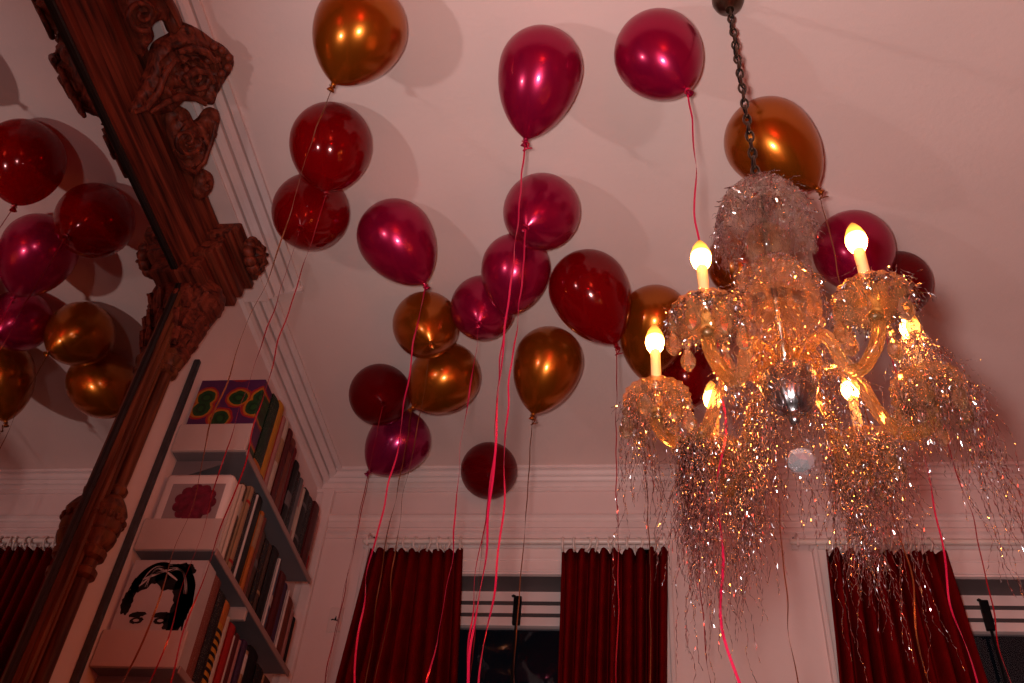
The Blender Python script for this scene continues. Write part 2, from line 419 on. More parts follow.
# ------------------------------------------------------------------ mirror
MX = -1.457                                                            # silvered face
YI, ZI = 2.072, 2.288                                                  # inner corner of the frame
Y0 = .25; ZB = -.15
mir = empty('mirror', (MX, 1.2, ZB))
tag(mir, 'large wall mirror in a carved dark mahogany frame reflecting balloons and a red curtain', 'mirror')
MB().box(XL+.004, MX, Y0-.02, YI+.02, ZB, ZI+.03).build('glass', M['mirror'], mir)['label'] = 'silvered mirror glass'
# top rail: stepped moulding swept along y
top_prof = [(XL+.002, ZI), (MX+.012, ZI), (MX+.018, ZI+.020), (MX+.030, ZI+.026), (MX+.042, ZI+.050), (MX+.036, ZI+.056), (MX+.046, ZI+.070), (MX+.062, ZI+.100), (MX+.057, ZI+.108),
            (MX+.066, ZI+.118), (MX+.070, ZI+.150), (MX+.060, ZI+.158), (MX+.066, ZI+.166), (MX+.086, ZI+.206), (MX+.080, ZI+.222), (MX+.060, ZI+.236), (XL+.002, ZI+.236)]
MB().prism(top_prof, 1, Y0-.15, YI+.02).build('top_rail', M['wood_y'], mir)
MB().box(MX-.002, MX+.010, Y0-.01, YI+.004, ZI-.012, ZI+.006).box(MX-.002, MX+.010, YI-.004, YI+.012, ZB, ZI).build('inner_lip', M['wood_black'], mir)
def side(sgn, yi):
    b = MB(); Y = lambda d: yi+sgn*d
    prof = [(0,-.02), (0,.012), (.005,.022), (.009,.022), (.012,.012), (.016,.028), (.022,.033), (.027,.030), (.029,.016), (.033,.032), (.039,.034), (.043,.026), (.045,.004), (.047,-.02)]
    b.prism([(MX+v, Y(d)) for d, v in prof], 2, ZB, ZI-.02)
    b.build('side_rail', M['wood_z'], mir)
    # turned column with a ringed vase
    cx, cy = MX+.036, Y(.066)
    prof = [(.019,ZB), (.019,1.235), (.030,1.245), (.031,1.262), (.020,1.272), (.022,1.290), (.034,1.300), (.036,1.318), (.030,1.326), (.036,1.336), (.043,1.352), (.045,1.366), (.040,1.374),
            (.046,1.382), (.047,1.40), (.046,1.43), (.049,1.440), (.045,1.450), (.036,1.468), (.026,1.482), (.018,1.490), (.025,1.500), (.027,1.512), (.018,1.526), (.019,1.56), (.019,1.93), (.032,1.936), (.034,1.95),
            (.026,1.958), (.036,1.972), (.040,1.99), (.028,2.000), (.030,2.02)]
    b = MB(); b.lathe(prof, (cx, cy, 0), 24)
    for k in range(14):
        a = 2*PI*k/14; b.ball((cx+.046*cos(a), cy+.046*sin(a), 1.414), .009, 6, 1.2)
    b.build('column', M['wood_z'], mir, smooth=True, auto=35)
    # leafy capital swelling out to the corner
    b = MB()
    prof = [(.030,1.99), (.040,2.03), (.036,2.06), (.047,2.09), (.058,2.14), (.052,2.17), (.066,2.20), (.080,2.26), (.075,2.30)]
    b.lathe(prof, (cx, cy+sgn*.012, 0), 30, rib=lambda a: 1+.10*abs(sin(4.5*a)))
    for row, (z, r, k0) in enumerate(((2.03,.040,9), (2.10,.050,9), (2.18,.060,9))):
        for k in range(k0):
            a = 2*PI*(k+.5*(row % 2))/k0
            dx, dy = cos(a), sin(a)
            b.tube([(cx+dx*r*.8, cy+dy*r*.8, z), (cx+dx*r*1.08, cy+dy*r*1.08, z+.035), (cx+dx*r*1.30, cy+dy*r*1.30, z+.060), (cx+dx*r*1.42, cy+dy*r*1.42, z+.052)], [.010, .013, .011, .005], 6)
    b.build('capital', M['wood_y'], mir, smooth=True, auto=50)
    # corner block: stacked steps carrying a carved boss
    b = MB(); y0, y1 = sorted((Y(-.055), Y(.165)))
    b.box(XL+.002, MX+.085, y0, y1, ZI-.02, ZI+.055, .008)
    b.box(XL+.002, MX+.112, y0-.012, y1+.012, ZI+.050, ZI+.085, .006)
    b.box(XL+.002, MX+.130, y0-.004, y1+.004, ZI+.082, ZI+.140, .008)
    b.box(XL+.002, MX+.150, y0-.014, y1+.014, ZI+.136, ZI+.166, .006)
    b.box(XL+.002, MX+.166, y0, y1, ZI+.162, ZI+.212, .008)
    b.build('corner_block', M['wood_y'], mir, auto=40)
    b = MB(); c = Vector((MX+.178, Y(.060), ZI+.170)); rnd = random.Random(4)
    for k in range(10):
        a = 2*PI*k/10
        p = c+Vector((.006, .052*cos(a), .040*sin(a)))
        b.ball(p, .020+.004*rnd.random(), 8)
    b.ball(c+Vector((.012, 0, 0)), .034, 12)
    for k in range(6):
        a = 2*PI*k/6; b.tube([c+Vector((.035, .006*cos(a), .006*sin(a))), c+Vector((.040, .030*cos(a), .026*sin(a))), c+Vector((.018, .052*cos(a), .045*sin(a)))], [.008, .007, .003], 6)
    b.build('carved_boss', M['wood_y'], mir, smooth=True, auto=60)
side(1, YI); side(-1, Y0)
# crest leaning out over the top rail; a plane through the rail's upper edge tipping into the room
pO = Vector((-1.365, 0, 2.420)); pE = Vector((-1.205, 0, 2.655))
eu = Vector((0, 1, 0)); ev = (pE-pO).normalized(); en = eu.cross(ev).normalized()
if en.x < 0: en = -en
def on_plane(x, y, off=0.):
    d = ray(x, y); o = pO+en*off
    t = o.dot(en)/d.dot(en); P = d*t-o
    return (P.dot(eu), P.dot(ev))
def leaf_fn(cu, cv, fr, tw):
    def f(u, v, dn, d):
        r = math.hypot(u-cu, v-cv); a = math.atan2(v-cv, u-cu)
        return (dn**.5)*(.62+.30*sin(fr*r+tw*a)+.14*sin(2.7*fr*r-3*a+1.1))+.10*sin(90*u+60*v)*sin(70*v-40*u)
    return f
def carving(px, fr, tw, h, back, off=0., centre=None, extra=None):
    o2 = [on_plane(*p, off) for p in px]
    cu = sum(p[0] for p in o2)/len(o2); cv = sum(p[1] for p in o2)/len(o2)
    if centre: cu, cv = on_plane(*centre, off)
    b = MB(); relief(b, o2, pO+en*off, eu, ev, en, h, leaf_fn(cu, cv, fr, tw), .008, back)
    if extra: extra(b, off)
    return b.build('carving', M['wood_y'], mir, smooth=True, auto=60)
def spiral(b, cx, cy, rpx, turns, off, r0=.010, a0=0., sg=1):
    pts = []; rad = []
    for k in range(40):
        t = k/39; a = a0+sg*turns*2*PI*t; q = rpx*(1-.86*t)
        u, v = on_plane(cx+q*cos(a), cy+q*sin(a), off); pts.append(pO+en*off+eu*u+ev*v); rad.append(r0*(1-.45*t))
    b.tube(pts, rad, 8)
def pxline(b, pts, off, r):
    b.tube([pO+en*off+eu*u+ev*v for u, v in [on_plane(*p, off) for p in pts]], r, 7)
def ex1(b, off):
    pxline(b, [(134,112),(146,108),(158,92),(166,72),(176,60)], off+.038, [.006,.010,.012,.011,.007])
    pxline(b, [(150,112),(166,102),(180,96),(196,98),(206,104)], off+.036, [.007,.010,.012,.010,.006])
    pxline(b, [(178,52),(192,48),(206,52),(216,62)], off+.042, [.008,.012,.012,.008])
    pxline(b, [(184,78),(196,70),(208,72),(214,82)], off+.044, [.010,.014,.012,.008])
    for q in ((222,50),(229,57),(228,67),(221,73),(214,46),(217,59),(208,60)):
        u, v = on_plane(*q, off+.03); b.ball(pO+en*(off+.03)+eu*u+ev*v, .013, 8)
    spiral(b, 196, 78, 13, 1.3, off+.045, .009)
carving([(131,112),(141,92),(152,70),(158,46),(176,34),(186,24),(194,26),(204,32),(213,39),(222,44),(230,52),(234,62),(230,72),(224,82),(217,94),(213,104),(202,102),(190,96),(176,108),(160,114),(146,112)], 150, 2.2, .048, .030, .010, (180, 74), ex1)
def ex2(b, off):
    spiral(b, 187, 140, 15, 1.2, off+.03, .008, .6)
    pxline(b, [(174,150),(182,166),(194,172),(204,162),(212,140),(216,122)], off+.022, [.005,.008,.009,.008,.007,.005])
carving([(168,112),(178,106),(188,110),(195,122),(202,120),(209,111),(217,109),(220,117),(217,132),(210,148),(204,162),(200,172),(192,176),(182,168),(174,150),(168,132)], 190, 1.6, .032, .026, -.012, (188, 140), ex2)
carving([(200,172),(207,170),(213,176),(213,187),(207,196),(200,200),(195,194),(198,182)], 260, 1, .022, .02, -.02)
def ex3(b, off):
    spiral(b, 142, 14, 17, 1.4, off+.03, .009, 1.2)
    pxline(b, [(122,-30),(150,-14),(168,0),(176,16),(180,26)], off+.026, [.008,.011,.011,.009,.006])
carving([(112,-40),(140,-34),(160,-18),(172,-2),(180,14),(184,30),(174,34),(168,22),(160,20),(152,26),(154,36),(148,46),(142,56),(134,42),(126,22),(118,-4)], 170, 1.8, .036, .028, 0., (142, 12), ex3)
# the same crest runs on to the left, out of the photograph's frame: mirrored scrolls keep the rail dressed there
# ------------------------------------------------------------------ bookshelf
SX0, SX1 = XL+.004, -1.232
sh = empty('bookshelf', (XL, 2.8, .4))
tag(sh, 'pale grey wall shelf unit on a black rail, filled with books, beside the mirror', 'bookshelf')
r = MB()
r.box(XL+.001, XL+.022, 2.352-.009, 2.352+.009, .2, 2.190, .004)
for k in range(48):
    z = .25+.04*k; r.box(XL+.021, XL+.0232, 2.352-.003, 2.352+.003, z, z+.012)
r.build('rail', M['rail'], sh)['label'] = 'black slotted steel rail'
LV = [1.852, 1.492, 1.132]
def shelf(zb, y0, y1):
    b = MB(); b.box(SX0, SX1, y0, y1, zb, zb+.010, .002)
    o = b.build('shelf', M['shaded_steel'], sh)
    MB().box(SX0, SX1+.002, y0-.014, y0-.0005, zb-.0005, zb+.106, .003).build('end_panel', M['shelf'], o)['label'] = 'pale turned-up shelf end'
    MB().box(SX1, SX1+.006, y0, y1, zb-.010, zb+.012, .002).build('front_edge', M['shelf_edge'], o)
    for yc in (2.46, 3.12):
        k = MB().prism([(SX0, zb-.002), (SX0, zb-.07), (SX0+.02, zb-.07), (SX0+.16, zb-.012), (SX0+.16, zb-.002)], 1, yc-.002, yc+.002)
        k.build('bracket', M['shaded_steel'], o)
    return o
for z in LV: so = shelf(z, 2.416, 3.205)
fl = MB().box(-1.330, SX1, 2.735, 2.75, LV[1]-.044, LV[1], .002).build('end_flange', M['shelf'], sh)
bookmats = {}
def bmat(col, style=0):
    key = (col, style)
    if key not in bookmats:
        m = mat('book_cover', tuple(c*.8 for c in col), .5, noise=.12, nscale=40, spec=.2)
        if style:
            nt = m.node_tree; b = nt.nodes['Principled BSDF']
            tc = nt.nodes.new('ShaderNodeTexCoord'); mp = nt.nodes.new('ShaderNodeMapping'); v = nt.nodes.new('ShaderNodeTexVoronoi')
            mp.inputs['Scale'].default_value = (50, 55, 70) if style == 1 else (35, 35, 35)
            rp = nt.nodes.new('ShaderNodeValToRGB'); rp.color_ramp.interpolation = 'CONSTANT'
            rp.color_ramp.elements[0].color = (.62, .48, .40, 1) if style == 1 else (.45, .22, .08, 1); rp.color_ramp.elements[1].position = .17; rp.color_ramp.elements[1].color = (*col, 1)
            nt.links.new(tc.outputs['Object'], mp.inputs['Vector']); nt.links.new(mp.outputs['Vector'], v.inputs['Vector'])
            nt.links.new(v.outputs['Distance'], rp.inputs['Fac']); nt.links.new(rp.outputs['Color'], b.inputs['Base Color'])
        bookmats[key] = m
    return bookmats[key]
K = dict(green=(.012,.035,.022), yellow=(.62,.27,.03), cream=(.60,.47,.38), pink=(.48,.22,.20), white=(.66,.56,.52), redbrown=(.19,.05,.035), maroon=(.11,.018,.020), darkred=(.17,.012,.014),
         black=(.014,.013,.015), grey=(.16,.14,.145), red=(.42,.018,.018), tan=(.42,.24,.13), orange=(.55,.16,.03), brown=(.085,.045,.032), blue=(.12,.14,.22), violet=(.07,.035,.08))
def book(y, th, zb, h, dep, col, label, group, style=0, band=None, lean=0.):
    x1 = SX1-.006-random.uniform(0, .012) if dep else SX1
    x0 = x1-dep; t = min(.004, th*.18)
    b = MB()
    b.box(x0, x1, y, y+t, zb, zb+h, .001).box(x0, x1, y+th-t, y+th, zb, zb+h, .001)
    n = 6; pr_ = [(x1-.003, y)]+[(x1+.004*sin(PI*k/n), y+th*k/n) for k in range(n+1)]+[(x1-.003, y+th)]
    b.prism(pr_, 2, zb, zb+h)
    o = b.build('book', bmat(col, style), origin=((x0+x1)/2, y+th/2, zb))
    tag(o, label, 'book', group)
    MB().box(x0+.004, x1-.003, y+t, y+th-t, zb+.004, zb+h-.005).build('pages', M['pages'], o)
    if band:
        for z0, z1, c in band:
            q = MB().prism([(x1-.002, y-.0004)]+[(x1+.0008+.004*sin(PI*k/n), y-.0004+(th+.0008)*k/n) for k in range(n+1)]+[(x1-.002, y+th+.0004)], 2, zb+h*z0, zb+h*z1)
            q.build('spine_band', bmat(c), o)
    return o
W_ = K['white']; G1, G2, G3 = 'books on the top shelf', 'books on the middle shelf', 'books on the bottom shelf'
def patterned_cover():
    m, nt, b, o = newmat('patterned_cover')
    tc = nt.nodes.new('ShaderNodeTexCoord'); v = nt.nodes.new('ShaderNodeTexVoronoi'); v.voronoi_dimensions = '2D'; v.inputs['Scale'].default_value = 10.5; v.inputs['Randomness'].default_value = .75
    rp = nt.nodes.new('ShaderNodeValToRGB'); rp.color_ramp.interpolation = 'CONSTANT'; e = rp.color_ramp.elements
    e[0].color = (.02, .075, .02, 1); e[1].position = .14; e[1].color = (.008, .030, .010, 1)
    for p, c in ((.25, (.015, .055, .018)), (.40, (.40, .13, .015)), (.50, (.30, .02, .02)), (.60, (.075, .018, .075))):
        k = e.new(p); k.color = (*c, 1)
    n = nt.nodes.new('ShaderNodeTexNoise'); n.inputs['Scale'].default_value = 22
    mx = nt.nodes.new('ShaderNodeVectorMath'); mx.operation = 'SCALE'; mx.inputs['Scale'].default_value = .02
    ad = nt.nodes.new('ShaderNodeVectorMath'); ad.operation = 'ADD'
    nt.links.new(tc.outputs['Object'], n.inputs['Vector']); nt.links.new(n.outputs['Color'], mx.inputs[0]); nt.links.new(mx.outputs[0], ad.inputs[0]); nt.links.new(tc.outputs['Object'], ad.inputs[1])
    mpp = nt.nodes.new('ShaderNodeMapping'); mpp.inputs['Rotation'].default_value = (PI/2, 0, 0); nt.links.new(ad.outputs[0], mpp.inputs['Vector']); nt.links.new(mpp.outputs['Vector'], v.inputs['Vector']); mul = nt.nodes.new('ShaderNodeMath'); mul.operation = 'MULTIPLY'; mul.inputs[1].default_value = 1.25
    nt.links.new(v.outputs['Distance'], mul.inputs[0]); nt.links.new(mul.outputs[0], rp.inputs['Fac']); nt.links.new(rp.outputs['Color'], b.inputs['Base Color']); b.inputs['Roughness'].default_value = .4
    return m
TOP = [
 (.058,.296,K['darkred'],'thick book with a green, orange and purple ring-patterned cover facing out on the top shelf',9,None),
 (.052,.300,K['green'],'thick dark green book behind the patterned one on the top shelf',1,[(.03,.09,K['orange'])]),
 (.040,.330,K['yellow'],'tall book with a bright yellow-orange spine on the top shelf',0,[(.02,.07,K['black'])]),
 (.012,.300,K['red'],'thin red book against the yellow spine on the top shelf',0,None),
 (.024,.318,K['pink'],'dusty pink book just past the yellow spine on the top shelf',0,None),
 (.026,.325,K['cream'],'cream book between two pink and maroon spines on the top shelf',0,[(.45,.75,K['tan'])]),
 (.030,.315,K['maroon'],'maroon book past the cream spine on the top shelf',0,None),
 (.032,.305,K['redbrown'],'red-brown book halfway along the top shelf',0,[(.8,.9,K['maroon'])]),
 (.030,.300,K['darkred'],'dark red book just past the red-brown one on the top shelf',0,None),
 (.034,.268,K['black'],'thick black book past halfway on the top shelf',0,[(.3,.5,K['grey'])]),
 (.030,.258,K['black'],'black book with pale speckled lettering on the top shelf',1,None),
 (.022,.252,K['grey'],'grey book near the far third of the top shelf',0,None),
 (.018,.248,K['pink'],'slim pinkish book next to the grey one on the top shelf',0,[(.2,.6,K['cream'])]),
 (.016,.244,K['cream'],'slim cream book before the last black ones on the top shelf',0,None),
 (.044,.262,K['black'],'thick black book with grey bands near the far end of the top shelf',0,[(.72,.78,K['grey']),(.2,.25,K['grey'])]),
 (.040,.268,K['black'],'black book with a worn title, third from the far end of the top shelf',1,None),
 (.046,.280,K['maroon'],'thick maroon book second from the far end of the top shelf',0,None),
 (.026,.262,K['pink'],'pinkish book with a red foot, last on the top shelf',0,[(.0,.32,K['red'])]),
]
MID = [
 (.046,.272,W_,'white rounded slipcase with a red flower picture facing out on the middle shelf',9,None),
 (.020,.268,K['cream'],'cream book beside the white flower slipcase on the middle shelf',1,None),
 (.030,.290,K['brown'],'brown book with pale blotches near the slipcase on the middle shelf',2,[(.62,.8,K['cream'])]),
 (.024,.305,K['tan'],'tan book with a striped spine on the middle shelf',0,[(.1,.13,K['red']),(.8,.83,K['red'])]),
 (.030,.310,K['black'],'black book with a beaded pale pattern on the middle shelf',1,None),
 (.010,.318,W_,'very thin white book between two black ones on the middle shelf',0,None),
 (.044,.332,K['black'],'tall thick black book, tallest on the middle shelf',0,None),
 (.024,.300,K['orange'],'orange-red book halfway along the middle shelf',0,[(.55,.95,K['tan'])]),
 (.018,.295,K['redbrown'],'slim red-brown book beside the orange one on the middle shelf',0,None),
 (.036,.262,K['brown'],'dark brown book past the orange one on the middle shelf',0,[(.5,.6,K['grey'])]),
 (.034,.255,K['black'],'black book with faint spots past the brown one on the middle shelf',2,None),
 (.028,.262,K['brown'],'worn brown book past halfway on the middle shelf',0,[(.3,.34,K['tan'])]),
 (.050,.275,K['black'],'broad black book beside the white sliver on the middle shelf',0,None),
 (.010,.262,W_,'white sliver of a book past the broad black one on the middle shelf',0,None),
 (.032,.252,K['blue'],'grey-blue book near the far end of the middle shelf',0,[(.4,.55,W_)]),
 (.046,.245,K['maroon'],'maroon book near the far end of the middle shelf',0,None),
 (.034,.235,K['violet'],'dark violet book fifth from the far end of the middle shelf',0,None),
 (.012,.225,W_,'thin pale book fourth from the far end of the middle shelf',0,None),
 (.052,.215,K['redbrown'],'thick red-brown book near the end of the middle shelf',0,None),
 (.036,.198,K['pink'],'short pinkish book beside the last one on the middle shelf',0,None),
 (.026,.190,K['black'],'short black book, last on the middle shelf',0,None),
]
BOT = [
 (.052,.322,K['grey'],'book with a black-and-white portrait cover facing out on the bottom shelf',9,None),
 (.040,.318,K['redbrown'],'red-brown lettered book beside the portrait cover on the bottom shelf',1,None),
 (.042,.300,K['black'],'black book with small pale lettering on the bottom shelf',1,None),
 (.036,.300,K['yellow'],'yellow and black striped book with an orange top on the bottom shelf',0,[(.02+.08*k,.055+.08*k,K['black']) for k in range(9)]+[(.76,.99,K['orange'])]),
 (.018,.270,K['cream'],'cream book beside the striped one on the bottom shelf',0,None),
 (.034,.262,K['red'],'red book near the middle of the bottom shelf',0,None),
 (.014,.245,W_,'thin white book beside the red one on the bottom shelf',0,None),
 (.026,.262,K['maroon'],'maroon book between thin white ones on the bottom shelf',0,None),
 (.016,.258,K['pink'],'slim pink book near the middle of the bottom shelf',0,None),
 (.030,.270,K['violet'],'violet-grey book past the slim pink one on the bottom shelf',0,None),
 (.020,.255,K['tan'],'tan book with a pale top past the middle of the bottom shelf',0,[(.7,.95,W_)]),
 (.060,.285,K['black'],'broad black book past the tan one on the bottom shelf',0,None),
 (.052,.262,K['black'],'second broad black book towards the far end of the bottom shelf',2,None),
 (.018,.260,K['tan'],'thin tan book near the far end of the bottom shelf',0,None),
 (.062,.270,K['brown'],'thick brown book near the far end of the bottom shelf',0,None),
 (.060,.262,K['darkred'],'dark red book, last visible at the far end of the bottom shelf',0,None),
]
for lst, zb, grp in ((TOP, LV[0]+.0105, G1), (MID, LV[1]+.0105, G2), (BOT, LV[2]+.0105, G3)):
    tot = sum(b_[0] for b_ in lst); gap = max(.0004, (.775-tot)/len(lst)); y = 2.4175
    sc = (.782-.0006*len(lst))/tot
    for i, (th, h, col, lab, style, band) in enumerate(lst):
        th *= sc
        if style == 9:
            x0, x1 = SX0+.010, SX1-.014
            if grp == G1:
                o = MB().box(x0, x1, y, y+.005, zb, zb+h, .001).box(x0, x1, y+th-.005, y+th, zb, zb+h, .001).box(x1-.003, x1+.004, y, y+th, zb, zb+h, .002).build('book', patterned_cover(), origin=((x0+x1)/2, y+th/2, zb))
                tag(o, lab, 'book', grp); MB().box(x0+.004, x1-.004, y+.005, y+th-.005, zb+.004, zb+h-.004).build('pages', M['pages'], o)
            elif grp == G2:
                bx = MB().box(x0, x1, y, y+th, zb, zb+h, .016).build('book', mat('white_slipcase', (.74,.64,.60), .4), origin=((x0+x1)/2, y+th/2, zb), auto=50)
                tag(bx, lab, 'book', grp)
                pic = MB().box(x0+.032, x1-.018, y-.001, y+.004, zb+.03, zb+h-.042).build('cover_picture', mat('grey_print', (.30,.24,.24), .4), bx)
                fl = MB(); cx, cz = (x0+x1)/2+.012, zb+.160
                for ring, (rr, n_) in enumerate(((.050,11), (.034,8), (.018,5))):
                    for k in range(n_):
                        a = 2*PI*k/n_+ring*.4; c = Vector((cx+rr*cos(a), y-.003-.0015*ring, cz+rr*sin(a)))
                        fl.add([c+Vector((.019*cos(t), -.0006*sin(3*t), .019*sin(t))) for t in [2*PI*q/12 for q in range(12)]]+[c+Vector((0,-.002,0))], [(q, (q+1) % 12, 12) for q in range(12)])
                fl.build('flower_print', M['pinkflower'], pic)
            else:
                m = mat('portrait_paper', (.50,.43,.42), .4, noise=.1, nscale=9)
                o = MB().box(x0, x1, y, y+.005, zb, zb+h, .001).box(x0, x1, y+th-.005, y+th, zb, zb+h, .001).box(x1-.003, x1+.003, y, y+th, zb, zb+h, .001).build('book', m, origin=((x0+x1)/2, y+th/2, zb))
                tag(o, lab, 'book', grp); MB().box(x0+.004, x1-.004, y+.005, y+th-.005, zb+.004, zb+h-.004).build('pages', M['pages'], o)
                ink = bmat((.012,.011,.012)); rnd = random.Random(12)
                hb = MB()
                def blob(u, v, a, c, rot, jit, lay, n=30, mbx=None):
                    mbx = mbx or hb
                    p = Vector((x0+(x1-x0)*u, y-.0006-.0003*lay, zb+h*v)); vs = []
                    for q in range(n):
                        t = 2*PI*q/n; rr = 1+jit*rnd.uniform(-1, 1)
                        xx, zz = a*rr*cos(t), c*rr*sin(t)
                        vs.append(p+Vector((xx*cos(rot)-zz*sin(rot), 0, xx*sin(rot)+zz*cos(rot))))
                    mbx.add(vs+[p], [(q, (q+1) % n, n) for q in range(n)])
                for (u, v, a, c, rot) in ((.38,.86,.058,.030,.3),(.60,.82,.045,.042,-.4),(.80,.70,.030,.070,.2),(.84,.48,.026,.060,0),(.70,.90,.04,.022,0),(.20,.76,.030,.026,.8),(.88,.60,.022,.05,.1),(.10,.58,.016,.040,.1),(.80,.40,.03,.03,0)):
                    blob(u, v, a, c, rot, .16, 1)
                def stroke(P4, wd, mbx, lay=1):
                    L_ = []
                    for q in range(13):
                        t = q/12; k4 = ((1-t)**3, 3*t*(1-t)**2, 3*t*t*(1-t), t**3)
                        L_.append(Vector((x0+(x1-x0)*sum(k4[c]*P4[c][0] for c in range(4)), y-.0006-.0003*lay, zb+h*sum(k4[c]*P4[c][1] for c in range(4)))))
                    vs_ = []
                    for q, p_ in enumerate(L_):
                        tg = (L_[min(q+1, 12)]-L_[max(q-1, 0)]).normalized(); nn = Vector((-tg.z, 0, tg.x))*wd*sin(PI*(q+.35)/12.7)
                        vs_ += [p_-nn, p_+nn]
                    mbx.add(vs_, [(2*q, 2*q+1, 2*q+3, 2*q+2) for q in range(12)])
                for q in range(46):
                    r1, r2 = rnd.random(), rnd.random()
                    if q % 3 == 0: P4 = [(.46+.05*r1, .97-.05*r2), (.25+.1*r1, 1.0-.05*r2), (.10+.1*r2, .80+.1*r1), (.04+.14*r2, .50+.2*r1)]
                    else: P4 = [(.48+.2*r1, .96-.08*r2), (.75+.1*r1, .98-.1*r2), (.86+.1*r2, .75), (.74+.24*r1, .22+.4*r2)]
                    stroke(P4, .004+.004*r1, hb)
                for u in (.30, .62): blob(u, .46, .026, .0085, .12, .12, 1); 
                for u in (.31, .63): blob(u, .405, .020, .010, .1, .10, 1)
                wl = hb; hb.cur = 1
                for q in range(9):
                    r1, r2 = rnd.random(), rnd.random(); stroke([(.40+.1*r1, .93-.06*r2), (.30, .97), (.20+.1*r2, .86), (.14+.2*r1, .72)] if q % 2 else [(.5+.1*r1, .92-.05*r2), (.68, .95), (.80, .84), (.82+.06*r2, .66)], .0016, wl, 3)
                for (u, v, a, c, rot) in ((.34,.85,.034,.004,.5),(.44,.88,.030,.003,.3),(.58,.84,.026,.003,-.6),(.24,.78,.02,.003,.9)): blob(u, v, a, c, rot, .1, 2, 20, wl)
                for u in (.31, .63): blob(u, .405, .009, .0045, 0, .05, 2, 14, wl)
                hb.build('portrait_print', [ink, m], o)
        else:
            book(y, th, zb, h, .19 if h > .24 else .165, col, lab, grp, style, band)
        y += th+.0006

# ------------------------------------------------------------------ balloons
BAL = [  # colour, centre px, radius px, knot px, label, ribbon curl
 ('gold',(361,28),46.5,(331,82),'gold balloon cut by the top edge, next to the carved mirror crest',.010),
 ('red',(331,143),41,(325,190),'clear red balloon just below the top gold balloon, upper of two overlapping reds',.010),
 ('red',(311,211),38.5,(301,226),'clear red balloon peeking out below another red one beside the crown moulding',.010),
 ('pink',(395,236),38,(424,284),'pink balloon tilted with its knot to the lower right, above two gold balloons',.016),
 ('pink',(541,68),42,(526,138),'pink balloon shaped like a teardrop, top centre, knot with curled ribbon below',.006),
 ('pink',(657.6,53),43.5,(687,87),'round pink balloon at the top, nearest the chandelier chain',.020),
 ('gold',(768,140),43.5,(818,187),'gold balloon behind the chandelier chain with its knot at lower right',.014),
 ('pink',(542,211),38.5,(527,226),'round pink balloon at the top of the central cluster, right under the teardrop pink one',.010),
 ('pink',(516,267),34.5,(506,316),'pink balloon in the middle of the central cluster, below the round pink one',.012),
 ('pink',(483,307),32.5,(479,322),'deep pink balloon at the lower left of the three pink ones in the central cluster',.012),
 ('red',(588,288),39.5,(616,344),'red balloon with its knot at lower right, between the pink cluster and the gold one',.006),
 ('gold',(655,320),36,(644,384),'gold balloon left of the chandelier, overlapped by the upper left candle arm',.006),
 ('red',(684,370),33,(690,406),'red balloon half hidden behind the leftmost candle of the chandelier',.012),
 ('gold',(740,262),33,(748,290),'gold balloon seen behind the crystal dome of the chandelier',.010),
 ('pink',(853,249),39.5,(872,276),'pink balloon behind the upper right candle bulb',.014),
 ('dark red',(898,283),32.5,(906,300),'dark red balloon at the far right behind the pink one',.014),
 ('gold',(426,324),33.5,(431,342),'gold balloon seen from its knot end, upper of the overlapping gold pair',.012),
 ('gold',(446,376),35,(413,407),'gold balloon lying on its side, lower of the overlapping gold pair',.010),
 ('dark red',(380,394),31,(383,402),'dark red balloon left of the gold pair, above the purple balloon',.010),
 ('purple',(400,440),31,(370,471),'purple balloon with its knot at lower left near the window wall moulding',.006),
 ('gold',(549,360),34.5,(533,414),'gold balloon hanging alone under the red one, knot straight down',.004),
 ('dark red',(489,470),28.5,(490,474),'dark red balloon seen end on in front of the crown moulding, lowest of all',.010),
]
